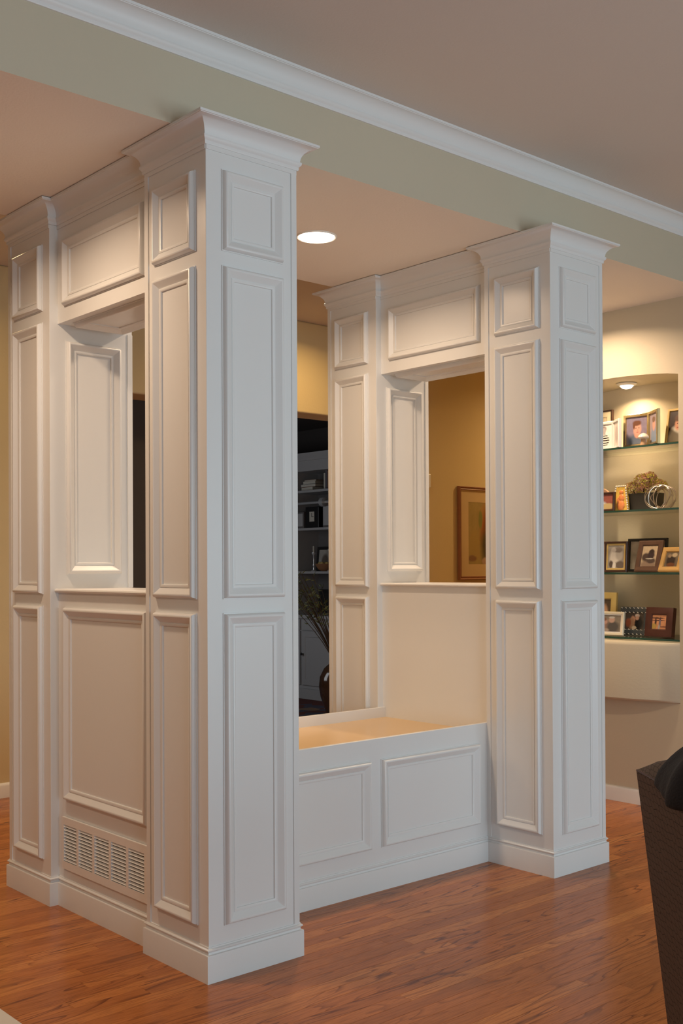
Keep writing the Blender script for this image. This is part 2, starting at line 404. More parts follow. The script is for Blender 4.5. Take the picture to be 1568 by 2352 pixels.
# --- walls
OX0, OX1, OZ = 1.15, 3.72, 2.373
mb = MB().box(XL, OX0, YW, YW2, 0, ZC).box(OX1, XR, YW, YW2, 0, ZC).box(OX0, OX1, YW, YW2, OZ, ZC)
struct(mb.build('wall_back', 'hallwall', bevel=.012, seg=3))
struct(MB().box(XL-.1, XL, YF, YW, 0, ZC).build('wall_left', 'wall'))
struct(MB().box(XR, XR+.1, 1.5, YW, 0, ZC).build('wall_hall_end', 'hallwall'))
struct(MB().box(XN+.6, XR+.1, 1.4, 1.5, 0, ZC).build('wall_hall_side', 'hallwall'))
# front wall with the two windows
mb = MB(); xs = [XL]+[v for a in WINS for v in a[:2]]+[XN+.6]
for i in range(0, len(xs), 2): mb.box(xs[i], xs[i+1], YF-.1, YF, 0, ZC)
for x0, x1, z0, z1 in WINS: mb.box(x0, x1, YF-.1, YF, 0, z0).box(x0, x1, YF-.1, YF, z1, ZC)
struct(mb.build('wall_front', 'wall'))
for i, (x0, x1, z0, z1) in enumerate(WINS):
    mb = MB().frame((0, YF-.05, 0), (1, 0, 0), (0, 0, 1), (0, 1, 0), x0, x1, z0, z1, [(0, 0), (0, .06), (.05, .06), (.05, 0)])
    struct(mb.build('window_%d' % (i+1), 'white2'))
# den shell
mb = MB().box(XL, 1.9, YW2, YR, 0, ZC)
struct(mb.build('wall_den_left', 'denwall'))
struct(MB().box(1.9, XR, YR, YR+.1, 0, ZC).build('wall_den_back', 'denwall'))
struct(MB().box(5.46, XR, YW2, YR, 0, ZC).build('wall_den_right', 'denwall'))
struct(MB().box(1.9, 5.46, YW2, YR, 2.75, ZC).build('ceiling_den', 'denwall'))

# right wall with the arched display niche
NY0, NY1, NZ0, NX1 = .305, 1.225, .885, 3.52
mb = MB()
mb.box(XN, XN+.6, YF, NY0, 0, ZC).box(XN, XN+.6, NY1, 1.5, 0, ZC).box(XN, XN+.6, NY0, NY1, 0, NZ0).box(NX1, XN+.6, NY0, NY1, NZ0, ZC)
na = 14; top = []
for i in range(na+1):
    t = i/na; yy = NY0+(NY1-NY0)*t; top.append((yy, 2.300+.032*math.sin(math.pi*t)**.7))
ring0 = [(XN, yy, zz) for yy, zz in top]+[(XN, NY1, ZC), (XN, NY0, ZC)]
mb.rings([ring0, [(NX1, b_, c_) for a_, b_, c_ in ring0]])
struct(mb.build('wall_right', 'wall'))
# bow-fronted ledge under the niche
mb = MB(); rows = []
nb = 18
for (ins, zz) in [(.028, .567), (.010, .570), (0, .580), (0, .866), (.004, .878), (.014, .885)]:
    ring = []
    for i in range(nb+1):
        t = i/nb; yy = NY0+(NY1-NY0)*t; bow = .105*math.sin(math.pi*t)**.8
        ring.append((XN-max(0, bow-ins*min(1, bow/.03)), yy, zz))
    ring += [(XN+.02, NY1, zz), (XN+.02, NY0, zz)]
    rows.append(ring)
mb.rings(rows); struct(mb.build('trim_2', 'wall', smooth=40))

# skirting boards
SK = [(0, 0), (.014, 0), (.014, .066), (.011, .076), (.006, .081), (0, .083)]
struct(MB().sweep([(XL, YW), (OX0, YW)], SK).build('baseboard_back', 'white2', smooth=35))
struct(MB().sweep([(OX1, YW), (XR, YW)], SK).build('baseboard_back_right', 'white2', smooth=35))
struct(MB().sweep([(XN+.6, 1.5), (XN, 1.5), (XN, YF)], SK).build('baseboard_right', 'white2', smooth=35))
struct(MB().sweep([(XL, YF), (XL, YW)], SK).build('baseboard_left', 'white2', smooth=35))

# ================================================================== THE BUILT-IN
ROWS = [(2.294, 2.552), (1.192, 2.248), (.166, 1.148)]
U0, U1 = .058, .302
Z3 = (0, 0, 1)
def column(name_label, x, y, mid_side, cat='column'):
    """mid_side: +1 when the half wall joins the +Y face, -1 when it joins the -Y face"""
    t = thing('panelled_column', name_label, cat, (x, y, 0), group='white panelled columns of the built-in')
    MB().box(0, W, 0, D, 0, ZT-.004).build('shaft', 'white', t, bevel=.0015)
    yj = D if mid_side > 0 else 0
    faces = [((0, 0, 0), (0, 1, 0), (-1, 0, 0)), ((W, 0, 0), (0, 1, 0), (1, 0, 0))]
    faces.append(((0, 0, 0), (1, 0, 0), (0, -1, 0)) if mid_side > 0 else ((0, D, 0), (1, 0, 0), (0, 1, 0)))
    for O, U, N in faces:
        for z0, z1 in ROWS:
            MB().frame(O, U, Z3, N, U0, U1, z0, z1, PANEL).build('panel_moulding', 'white', t, smooth=38)
        O_, U_, N_ = Vector(O), Vector(U), Vector(N)
        mb = MB()
        # raised corner board on the far edge and frieze under the crown
        def slab(u0, u1, v0, v1, h=.0035):
            c = [O_+U_*a+Vector((0, 0, b)) for a, b in ((u0, v0), (u1, v0), (u1, v1), (u0, v1))]
            mb.rings([c, [p+N_*h for p in c]])
        slab(.338, .360, HB-.002, ZCB+.01); slab(0, .338, 2.603, ZCB+.01)
        mb.build('corner_board', 'white', t)
    # jamb moulding in the pass-through
    Oj, Nj = ((0, yj, 0), (0, mid_side, 0))
    MB().frame(Oj, (1, 0, 0), Z3, Nj, .066, .308, 1.268, 2.178, PANEL).build('jamb_moulding', 'white', t, smooth=38)
    mb = MB(); c = [Vector(Oj)+Vector((a, 0, b)) for a, b in ((.338, 1.2145), (.36, 1.2145), (.36, 2.2375), (.338, 2.2375))]
    mb.rings([c, [p+Vector(Nj)*.0035 for p in c]]); mb.build('corner_board', 'white', t)
    if mid_side > 0: path = [(W-RC, D), (W, D), (W, 0), (0, 0), (0, D), (RC, D)]
    else: path = [(RC, 0), (0, 0), (0, D), (W, D), (W, 0), (W-RC, 0)]
    path = path[::-1]   # the outside lies to the right of travel
    MB().sweep(path, BASE).build('base_moulding', 'white', t, smooth=35)
    MB().sweep(path, crown_prof(ZCB, ZT, .058)).build('crown_moulding', 'crown', t, smooth=35)
    return t
column('tall white panelled column nearest the camera, its base at the lower centre', 0, 0, 1)
column('white panelled column at the left edge, behind the floor-level vent', 0, YB0, -1)
column('white panelled column in front of the lit photo niche', XB, 0, 1)
column('white panelled column rising behind the far right corner of the bench', XB, YB0, -1)

def half_wall(label, x, outer):
    """low panelled wall with sill, open pass-through and header; outer = -1: the panelled side looks to -X, +1: to +X"""
    t = thing('pass_through_wall', label, 'partition', (x, D, 0), group='pass-through walls of the built-in')
    x0, x1 = RC, W-RC
    MB().box(x0, x1, 0, MID, 0, 1.199).build('lower_wall', 'white', t)
    MB().box(x0, x1, 0, MID, 2.238, ZT-.004).build('header', 'white', t)
    s = MB(); pr = [(0, 1.199), (0, 1.2135)]+[(0, 1.2135), (.018, 1.2135)]
    sx0, sx1 = x0-.017, x1+.017; r_ = .007
    ring = [(sx0+r_-r_*math.sin(math.radians(a)), 1.2063-.0073*math.cos(math.radians(a))*-1) for a in (0, 45, 90, 135, 180)]
    prof = ring+[(sx1-r_+r_*math.sin(math.radians(a)), 1.2063-.0073*math.cos(math.radians(a))) for a in (0, 45, 90, 135, 180)]
    s.rings([[(px_, 0.0, pz_) for px_, pz_ in prof], [(px_, MID, pz_) for px_, pz_ in prof]])
    s.build('sill', 'white2', t, smooth=40)
    for sd in (-1, 1):
        xf = x0 if sd < 0 else x1
        MB().frame((xf, 0, 0), (0, 1, 0), Z3, (sd, 0, 0), .056, MID-.058, 2.294, 2.552, PANEL).build('panel_moulding', 'white', t, smooth=38)
        a, b = (.0, MID) if sd < 0 else (MID, .0)
        path = [(xf, b), (xf, a)]
        MB().sweep(path, crown_prof(ZCB, ZT, .058)).build('crown_moulding', 'crown', t, smooth=35)
        MB().box(min(xf, xf+sd*.0035), max(xf, xf+sd*.0035), 0, MID, 2.603, ZCB+.01).build('frieze', 'white', t)
        if sd == outer:
            MB().frame((xf, 0, 0), (0, 1, 0), Z3, (sd, 0, 0), .040, MID-.058, .409, 1.145, PANEL).build('panel_moulding', 'white', t, smooth=38)
            MB().sweep(path, BASE).build('base_moulding', 'white', t, smooth=35)
    MB().frame((0, 0, 2.238), (1, 0, 0), (0, 1, 0), (0, 0, -1), x0+.035, x1-.035, .055, MID-.055, PANEL).build('soffit_moulding', 'white', t, smooth=38)
    return t
half_wall('white pass-through wall with sill above the floor-level vent', 0, -1)
half_wall('white pass-through wall at the right end of the bench', XB, 1)

# --- vent
vt = thing('vent_grille', 'white metal return-air grille with five columns of louvres near the floor', 'vent', (RC, 0, 0))
vy = [(.4215, .526), (.5425, .647), (.6635, .768), (.7845, .889), (.9055, 1.006)]
VZ0, VZ1, TH = .178, .317, .011
MB().box(-.0015, -.0003, .406, 1.02, .152, .343).build('duct_shade_plate', 'dark', vt)  # flat dark plate painted in place of the shade behind the louvres
mb = MB().box(-TH, -.002, .403, 1.0215, VZ1, .345).box(-TH, -.002, .403, 1.0215, .149, VZ0)
ed = [.403]+[v for p in vy for v in p]+[1.0215]
for i in range(0, len(ed), 2): mb.box(-TH, -.002, ed[i], ed[i+1], VZ0, VZ1)
mb.build('frame', 'white2', vt)
nl = 11; lv = None
for (a, b) in vy:
    for k in range(nl):
        if lv is None:
            ln = vy[0][1]-vy[0][0]
            lv = MB(); pts = [(-.0108, -.0040), (-.0100, -.0050), (-.0022, .0012), (-.0030, .0022)]
            lv.rings([[(p, -ln/2, q) for p, q in pts], [(p, ln/2, q) for p, q in pts]])
            o = lv.build('louvre', 'white2', vt); me = o.data
        else:
            o = bpy.data.objects.new('louvre', me); COL.objects.link(o); o.parent = vt
        o.location = (0, (a+b)/2, VZ0+(k+.62)*(VZ1-VZ0)/nl); o.scale = (1, (b-a)/ln, 1)

# --- bench
bt = thing('hall_bench', 'white panelled bench with a maple seat between the columns', 'bench', (0, 0, 0))
bx0, bx1 = W-RC, XB+RC; ZB = .6055
MB().box(bx0, bx1, D, D+.018, 0, ZB).build('front_panel', 'white', bt, bevel=.0015)
MB().box(bx0, bx1, D+.018, YB0-.018, .54, .560).build('seat', 'seat', bt)
MB().box(bx0, bx1, YB0-.018, YB0-.0005, .52, .6085).build('riser', 'white2', bt, bevel=.0015)
MB().box(W+.0005, XB-.0005, YB0, YB0+.018, 0, .58).build('back_panel', 'white', bt)
for x0, x1 in ((.425, 1.016), (1.073, 1.660)):
    MB().frame((0, D, 0), (1, 0, 0), Z3, (0, -1, 0), x0, x1, .168, .522, PANEL).build('panel_moulding', 'white', bt, smooth=38)
MB().sweep([(W, D), (XB, D)], BASE).build('base_moulding', 'white', bt, smooth=35)

# ================================================================== LAMPS
def can(label, x, y, z, power, color=None):
    t = thing('recessed_light', label, 'ceiling light', (x, y, z), group='recessed ceiling lights')
    MB().lathe([(.086, 0), (.087, -.003), (.083, -.006), (.078, -.004), (.078, 0)], n=32).build('trim_ring', 'lampwhite', t, smooth=40)
    MB().lathe([(.078, -.002), (.074, -.007), (.056, -.012), (.028, -.015), (.001, -.016)], n=32).build('lens', 'lens', t, smooth=60)
    l = bpy.data.lights.new('lamp', 'AREA'); l.shape = 'DISK'; l.size = .13; l.energy = power; l.color = color or WARM; l.spread = math.radians(154)
    o = bpy.data.objects.new('lamp', l); o.location = (0, 0, -.018); COL.objects.link(o); o.parent = t
    return t
LS = P_CAN
can('bright round recessed light in the low ceiling above the bench', 1.06, .73, ZS, LS*.95)
can('recessed light in the low ceiling left of the built-in', -.60, .62, ZS, LS*1.05)
can('recessed light in the low ceiling beside the niche wall', 2.76, .73, ZS, LS*1.25)
can('recessed light in the low ceiling at the far left', -2.3, .73, ZS, LS*1.3)
can('recessed light in the hall ceiling before the den doorway', 2.75, 2.55, ZC, P_HALL, HALLW)
can('recessed light in the hall ceiling at the left', .1, 2.45, ZC, P_HALL*.8, HALLW)
can('recessed light in the hall ceiling near the painting', 5.6, 2.3, ZC, P_HALL*2.0, HALLW)

pk = thing('puck_light', 'small lit puck light with white rim under the niche top', 'light', (3.385, .765, 2.3305))
MB().lathe([(.056, 0), (.058, -.004), (.052, -.010), (.040, -.014), (.036, -.012), (.036, 0)], n=32).build('rim', 'lampwhite', pk, smooth=40)
MB().lathe([(.036, -.010), (.034, -.018), (.026, -.026), (.014, -.030), (.001, -.031)], n=32).build('lens', 'lens', pk, smooth=60)
l = bpy.data.lights.new('lamp', 'AREA'); l.shape = 'DISK'; l.size = .065; l.spread = math.radians(145); l.energy = P_PUCK; l.color = (1, .70, .39)
o = bpy.data.objects.new('lamp', l); o.location = (0, 0, -.033); COL.objects.link(o); o.parent = pk

# ================================================================== NICHE CONTENTS
SHZ = [1.945, 1.598, 1.256, .902]
def shelf(label, z, x0=XN+.004):
    t = thing('glass_shelf', label, 'shelf', (0, 0, z), group='glass shelves in the niche')
    MB().box(x0+.0022, NX1-.001, NY0+.001, NY1-.001, -.011, 0).build('pane', 'glass', t)
    MB().box(x0, x0+.002, NY0+.001, NY1-.001, -.011, 0).build('front_edge', 'glassrim', t)
shelf('highest glass shelf in the niche, holding the hinged gold frame', SHZ[0])
shelf('glass shelf in the niche holding the planter and metal coil', SHZ[1])
shelf('glass shelf in the niche holding the slanted brown frame', SHZ[2])
shelf('lowest glass shelf, lying on the bowed niche ledge', SHZ[3])

def photo_frame(label, x, y, z, w_, h, border, fmat, shapes, base, name, yaw=0, lean=6, t=.014, matw=0, matcol='ivory', roll=0, lip=.004, group='picture frames in the niche'):
    """stands on the shelf at (x, y, z), looking to -X; yaw > 0 turns it towards the camera side"""
    o = thing('picture_frame', label, 'picture frame', (x, y, z+.0005), (math.radians(-lean), math.radians(roll), math.radians(-90+yaw)), group)
    o.rotation_mode = 'XYZ'
    # local: width along X centred, bottom back edge on Z=0, front towards -Y
    pr = [(0, -t), (0, 0), (border*.25, lip), (border*.85, lip*.6), (border, -.002), (border, -t)]
    MB().frame((0, -t, 0), (1, 0, 0), Z3, (0, -1, 0), -w_/2, w_/2, 0, h, [(a, b) for a, b in pr]).build('frame', fmat, o, smooth=30)
    b2 = border
    if matw:
        MB().frame((0, -t+.004, 0), (1, 0, 0), Z3, (0, -1, 0), -w_/2+b2, w_/2-b2, b2, h-b2, [(0, 0), (0, .002), (matw, .002), (matw, 0)]).build('mount', matcol, o)
        b2 += matw
    MB().box(-w_/2+b2-.001, w_/2-b2+.001, -t+.0045, -t+.0055, b2-.001, h-b2+.001).build('photo', print_mat(name, base, shapes), o)
    MB().box(-w_/2+border-.001, w_/2-border+.001, -t+.0056, -.001, border-.001, h-border+.001).build('backing', 'black', o)
    return o
SKIN = (.62, .33, .24)
z1, z2, z3, z4 = SHZ
# top shelf
photo_frame('tall frame with thin dark rim at the back of the top niche shelf', 3.47, 1.02, z1, .20, .262, .010, 'espresso', [(.5, .5, .3, .3, (.6, .5, .4))], (.72, .62, .48), 'print_blank', lean=3, matw=.03)
photo_frame('white hinged frame with child in striped shirt on top niche shelf', 3.265, .845, z1, .165, .162, .018, 'whiteframe',
            [(.45, .30, .42, .34, 'stripes', .05), (.45, .66, .17, .20, (.72, .62, .55)), (.50, .82, .22, .14, (.22, .18, .17)), (.60, .72, .09, .16, (.45, .40, .38)), (.38, .66, .03, .02, (.08, .06, .06)), (.52, .66, .03, .02, (.08, .06, .06)), (.43, .55, .05, .02, (.2, .08, .07))], (.88, .84, .78), 'print_child', lean=2)
photo_frame('narrow side leaf of the white hinged frame on top niche shelf', 3.223, .712, z1, .13, .160, .014, 'whiteframe', [(.5, .5, .3, .35, (.5, .42, .38))], (.7, .64, .58), 'print_side_a', yaw=-40, lean=0)
photo_frame('shiny gold frame with portrait of a boy in blue on top niche shelf', 3.275, .622, z1, .170, .187, .019, 'gold',
            [(.5, .12, .46, .25, (.13, .16, .22)), (.5, .34, .12, .12, SKIN), (.52, .56, .19, .25, (.68, .36, .27)), (.50, .77, .20, .10, (.16, .07, .04)), (.36, .68, .05, .12, (.16, .07, .04)), (.45, .59, .03, .015, (.12, .06, .06)), (.60, .59, .03, .015, (.12, .06, .06)), (.54, .44, .06, .015, (.45, .13, .12)), (.54, .51, .02, .04, (.55, .27, .2))], (.26, .22, .30), 'print_boy', lean=2, lip=.007)
photo_frame('angled gold leaf with a narrow portrait, hinged to the boy portrait', 3.229, .478, z1, .15, .187, .016, 'gold',
            [(.5, .2, .4, .3, (.22, .30, .42)), (.5, .6, .18, .2, (.66, .36, .28)), (.5, .78, .2, .1, (.2, .12, .08))], (.36, .30, .34), 'print_side_b', yaw=-38, lean=0, lip=.007)
photo_frame('leaning gold frame with portrait in white shirt, cut by niche edge', 3.30, .385, z1, .155, .20, .014, 'brassframe',
            [(.40, .12, .36, .36, (.72, .68, .58)), (.46, .56, .17, .20, (.55, .28, .18)), (.46, .76, .20, .11, (.10, .05, .03)), (.41, .59, .03, .015, (.08, .04, .04)), (.53, .59, .03, .015, (.08, .04, .04)), (.46, .46, .06, .02, (.3, .1, .08))], (.05, .035, .03), 'print_shirt', lean=12)
mu = thing('mushroom_figurine', 'small pale mushroom figurine before the boy portrait', 'figurine', (3.215, .545, z1+.0003))
MB().lathe([(.001, 0), (.016, 0), (.017, .01), (.013, .025), (.012, .038)], n=16).build('stem', 'mushstem', mu, smooth=50)
MB().lathe([(.010, .036), (.026, .038), (.030, .046), (.024, .058), (.012, .066), (.001, .069)], n=20).build('cap', 'mushcap', mu, smooth=50)
# second shelf
photo_frame('small dark frame with red and pale print on planter shelf', 3.25, .835, z2, .165, .108, .012, 'espresso',
            [(.4, .25, .3, .3, (.62, .68, .66)), (.75, .2, .3, .2, (.55, .42, .2)), (.3, .7, .15, .2, (.25, .08, .06)), (.2, .35, .06, .2, (.75, .72, .62))], (.32, .10, .08), 'print_red', lean=4)
pk2 = MB(); pr = []
for i in range(13):
    a = math.pi*i/12; pr.append((.055*math.cos(a), .085+.06*math.sin(a)))
pr = [(.055, 0)]+pr+[(-.055, 0)]
pk2.rings([[(3.405, .955-a, z2+.0003+b) for a, b in pr], [(3.425, .955-a, z2+.0003+b) for a, b in pr]])
o = pk2.build('arched_plaque', 'pinkcer', None, bevel=.003); tag(o, 'blush arched plaque behind the small dark frame', 'plaque')
vs_ = thing('ceramic_jar', 'yellow and orange ceramic relief tile with beaded rim beside planter', 'ornament', (3.30, .742, z2+.0003), (0, 0, math.radians(-90)))
MB().rings([[(-.044, -.01, 0), (.044, -.01, 0), (.044, .012, 0), (-.044, .012, 0)], [(-.043, -.012, .07), (.040, -.012, .07), (.040, .010, .07), (-.043, .010, .07)], [(-.034, -.006, .138), (.026, -.006, .138), (.026, .010, .138), (-.034, .010, .138)]]).build('body', 'yellowcer', vs_, bevel=.004)
for (cx, cz, rx, rz) in ((-.002, .035, .026, .03), (.004, .075, .020, .022), (.002, .108, .014, .012), (-.016, .06, .012, .02)):
    mb = MB(); mb.lathe([(rx*math.cos(math.radians(a)), rz*math.sin(math.radians(a))) for a in range(-85, 86, 17)], n=14)
    mb.v = [(x_+cx, y_*.35-.012, z_+cz) for x_, y_, z_ in mb.v]; mb.build('relief', 'orangecer', vs_, smooth=60)
bead = None
bp_ = [(-.034+.012*i, -.006, .141) for i in range(6)]+[(.030+.0045*(i/9)*3, -.010, .128-.0135*i) for i in range(10)]+[(-.037-.002*i, -.008, .128-.014*i) for i in range(4)]
for i, p in enumerate(bp_):
    if bead is None:
        o = MB().lathe([(.0055*math.cos(math.radians(a)), .0055*math.sin(math.radians(a))) for a in range(-90, 91, 30)], n=8).build('bead', 'rope', vs_, smooth=60); bead = o.data
    else:
        o = bpy.data.objects.new('bead', bead); COL.objects.link(o); o.parent = vs_
    o.location = p
pl = thing('planter', 'black rectangular planter of dried pink and yellow hydrangeas', 'planter', (3.37, .645, z2+.0003), (0, 0, math.radians(-90)))
mb = MB().rings([[(-.092, -.045, 0), (.092, -.045, 0), (.092, .045, 0), (-.092, .045, 0)], [(-.098, -.05, .098), (.098, -.05, .098), (.098, .05, .098), (-.098, .05, .098)], [(-.090, -.042, .098), (.090, -.042, .098), (.090, .042, .098), (-.090, .042, .098)], [(-.086, -.04, .08), (.086, -.04, .08), (.086, .04, .08), (-.086, .04, .08)]])
mb.build('pot', 'planter', pl, bevel=.002)
rp_ = random.Random(5)
def blossom(name, c, R, mt, n):
    mb = MB()
    for _ in range(n):
        d = Vector((rp_.gauss(0, 1), rp_.gauss(0, 1), rp_.gauss(.25, 1))).normalized(); p = Vector(c)+Vector((d.x*R[0], d.y*R[1], d.z*R[2]))*rp_.uniform(.75, 1.05)
        a = d.orthogonal().normalized(); a.rotate(Matrix.Rotation(rp_.uniform(0, 6.28), 3, d)); b = d.cross(a); s_ = rp_.uniform(.005, .010)
        q = [p-a*s_*.6+d*.002, p-b*s_*.45, p+a*s_*.8+d*.006, p+b*s_*.45, p+d*.001-d*.004]
        mb.add(q, [(0, 1, 4), (1, 2, 4), (2, 3, 4), (3, 0, 4)])
    return mb.build(name, mt, pl, recalc=False)
for i, (c, R) in enumerate([((-.065, -.01, .128), (.052, .045, .038)), ((-.005, 0, .165), (.055, .045, .045)), ((.045, -.01, .175), (.040, .04, .040)), ((.085, .01, .14), (.050, .04, .032)), ((.01, -.025, .125), (.050, .035, .035))]):
    blossom('flower_head', c, R, 'petal1' if i % 2 == 0 else 'petal2', 260); blossom('flower_head', c, R, 'petal2' if i % 2 == 0 else 'petal1', 220)
    MB().tube([(c[0]*.7, 0, .06), c], .004, 6).build('stem', 'twig', pl, smooth=60)
cl = thing('metal_coil', 'loose ball of looped silver metal bands on planter shelf', 'ornament', (3.262, .472, z2+.0003), (0, 0, math.radians(-90)))
for i, (rx, rz, tz, ty, dx) in enumerate([(.098, .064, 0, 4, 0), (.066, .060, 58, -30, -.022), (.080, .050, 20, 34, .006), (.074, .052, -38, -32, .014), (.060, .058, 72, 12, -.004), (.084, .048, -16, -28, -.004), (.094, .060, 12, -10, .002), (.064, .062, 44, 50, .018)]):
    Rm = Matrix.Rotation(math.radians(tz), 3, 'Z') @ Matrix.Rotation(math.radians(ty), 3, 'Y'); pts = []
    zc = 0
    for k in range(40):
        a = 2*math.pi*k/40; v_ = Rm @ Vector((rx*math.cos(a), 0, rz*math.sin(a))); pts.append((v_.x+dx, v_.y*.55, v_.z))
    zm = min(p[2] for p in pts); pts = [(a, b, c-zm+.0026) for a, b, c in pts]
    MB().tube(pts, .0026, 6, closed=True).build('band', 'silver', cl, smooth=60)
# third shelf
photo_frame('thin brown leather-backed frame at the left end of third niche shelf', 3.44, .995, z3, .14, .178, .012, 'brownwood', [(.5, .5, .3, .3, (.3, .2, .14))], (.34, .22, .15), 'print_brown', lean=3)
photo_frame('upright dark frame with black and white group photo on third niche shelf', 3.27, .762, z3, .150, .172, .012, 'espresso',
            [(.40, .45, .28, .42, (.72, .68, .60)), (.70, .60, .22, .26, (.52, .48, .42)), (.62, .80, .28, .12, (.25, .21, .18)), (.75, .15, .32, .16, (.16, .13, .11)), (.35, .80, .14, .10, (.55, .50, .45)), (.20, .18, .12, .16, (.1, .08, .07)), (.40, .12, .10, .14, (.8, .77, .7))], (.36, .33, .29), 'print_group', lean=4, matw=.010, matcol='brassframe')
photo_frame('wide black frame with grey print behind the slanted brown frame', 3.43, .665, z3, .255, .190, .016, 'black',
            [(.2, .75, .2, .2, (.55, .5, .45)), (.55, .85, .2, .1, (.6, .56, .5)), (.85, .6, .12, .3, (.62, .58, .5)), (.5, .3, .3, .25, (.3, .27, .25))], (.42, .38, .34), 'print_grey', lean=4)
photo_frame('slanted brown wooden frame with two silhouettes on third niche shelf', 3.29, .575, z3, .155, .180, .030, 'brownwood',
            [(.5, .1, .5, .2, (.34, .24, .17)), (.30, .45, .28, .20, (.09, .06, .05)), (.62, .55, .22, .24, (.06, .04, .04)), (.65, .28, .30, .12, (.10, .07, .06)), (.55, .38, .25, .03, (.55, .5, .42)), (.62, .72, .16, .10, (.05, .035, .03))], (.62, .48, .32), 'print_pair', lean=18)
photo_frame('small golden oak frame leaning at the right end of third shelf', 3.285, .432, z3, .135, .142, .028, 'oakframe',
            [(.45, .45, .34, .42, (.05, .035, .03)), (.65, .80, .20, .14, (.55, .44, .3)), (.30, .75, .14, .12, (.35, .26, .18)), (.5, .15, .3, .14, (.2, .08, .04))], (.20, .16, .12), 'print_oak', lean=24)
# ledge
photo_frame('tall matte gold frame at the left back of the niche ledge', 3.42, .955, z4, .17, .235, .040, 'brassframe', [(.5, .45, .3, .35, (.55, .32, .2))], (.10, .07, .05), 'print_gold', lean=5)
photo_frame('ivory landscape frame with a smiling couple on the niche ledge', 3.245, .795, z4, .185, .132, .014, 'ivory',
            [(.30, .35, .22, .34, (.30, .19, .15)), (.30, .62, .12, .18, (.50, .30, .24)), (.66, .30, .26, .34, (.10, .09, .085)), (.60, .72, .13, .18, (.55, .36, .28)), (.60, .86, .12, .07, (.58, .55, .50)), (.26, .74, .12, .1, (.24, .13, .09)), (.3, .1, .2, .1, (.4, .32, .26))], (.27, .23, .18), 'print_couple', lean=8, yaw=4, matw=.006, matcol='whiteframe')
gf = photo_frame('charcoal frame with white stitched edge and couple on niche ledge', 3.335, .690, z4, .185, .158, .032, 'charcoal',
            [(.62, .40, .34, .45, (.015, .015, .015)), (.42, .60, .12, .20, (.52, .28, .18)), (.36, .35, .16, .35, (.34, .20, .12)), (.64, .82, .12, .12, (.6, .5, .44)), (.64, .68, .10, .12, (.5, .3, .22)), (.18, .40, .14, .25, (.28, .09, .05)), (.5, .12, .12, .1, (.55, .45, .32))], (.09, .07, .06), 'print_stitched', lean=6)
st = None
for i in range(7):
    for zz in (.006, .031, .127, .152):
        if st is None:
            o = MB().box(-.005, .005, -.0012, .0012, -.0016, .0016, M4=Matrix.Rotation(math.radians(28), 4, 'Y')).build('stitch', 'rope', gf); st = o.data
        else: o = bpy.data.objects.new('stitch', st); COL.objects.link(o); o.parent = gf
        o.location = (-.08+.0265*i, -.0187, zz)
for i in range(4):
    o = bpy.data.objects.new('stitch', st); COL.objects.link(o); o.parent = gf; o.location = (.084, -.0187, .05+.02*i); o.rotation_euler = (0, math.radians(60), 0)
photo_frame('wide-bordered mahogany frame with orange branch photo on the ledge', 3.285, .490, z4, .172, .160, .042, 'mahog',
            [(.35, .78, .5, .05, (.10, .04, .03)), (.40, .62, .5, .04, (.08, .03, .03)), (.25, .42, .06, .40, (.06, .03, .03)), (.55, .45, .07, .36, (.20, .16, .20)), (.55, .75, .05, .1, (.12, .05, .05)), (.12, .2, .2, .2, (.55, .36, .10)), (.85, .18, .3, .05, (.25, .10, .06)), (.5, .15, .07, .18, (.5, .45, .42))], (.72, .34, .17), 'print_orange', lean=8, yaw=-2, t=.03)

# ================================================================== HALL: painting, wall box
pt = thing('framed_painting', 'framed portrait-format painting with orange figure on the gold wall', 'painting', (4.80, YW-.001, 1.188))
MB().frame((0, -.003, 0), (1, 0, 0), Z3, (0, -1, 0), -.325, .325, 0, .745, [(0, 0), (0, .024), (.005, .028), (.012, .024), (.014, .018), (.024, .022), (.028, .014), (.028, 0)]).build('frame', mat('rose_wood_frame', (.30, .13, .07), .4), pt, smooth=30)
MB().frame((0, -.008, 0), (1, 0, 0), Z3, (0, -1, 0), -.297, .297, .028, .717, [(0, 0), (0, .003), (.095, .003), (.095, 0)]).build('mount', mat('tan_mount', (.55, .40, .22), .8), pt)
MB().box(-.204, .204, -.010, -.008, .121, .624).build('canvas', print_mat('print_figure', (.34, .25, .10),
    [(.2, .3, .2, .25, (.36, .25, .09)), (.50, .60, .13, .28, (.36, .09, .02), .6), (.58, .66, .10, .20, (.14, .05, .02), .6), (.52, .30, .14, .26, (.06, .06, .028), .5), (.62, .25, .16, .22, (.09, .05, .03), .5), (.12, .10, .12, .05, (.22, .12, .07)), (.5, .05, .10, .06, (.42, .28, .2)), (.36, .72, .06, .14, (.20, .20, .06)), (.8, .5, .2, .4, (.30, .22, .10))]), pt)
MB().box(-.30, .30, -.0075, -.003, .02, .72).build('backing', 'black', pt)
sw = thing('wall_control', 'small white control box on the gold hall wall left of painting', 'wall control', (4.115, YW-.0005, 1.905))
MB().box(-.045, .045, -.022, 0, 0, .105).build('housing', 'white2', sw, bevel=.004)
MB().box(-.030, .030, -.0225, -.022, .035, .085).build('face', 'whiteframe', sw)

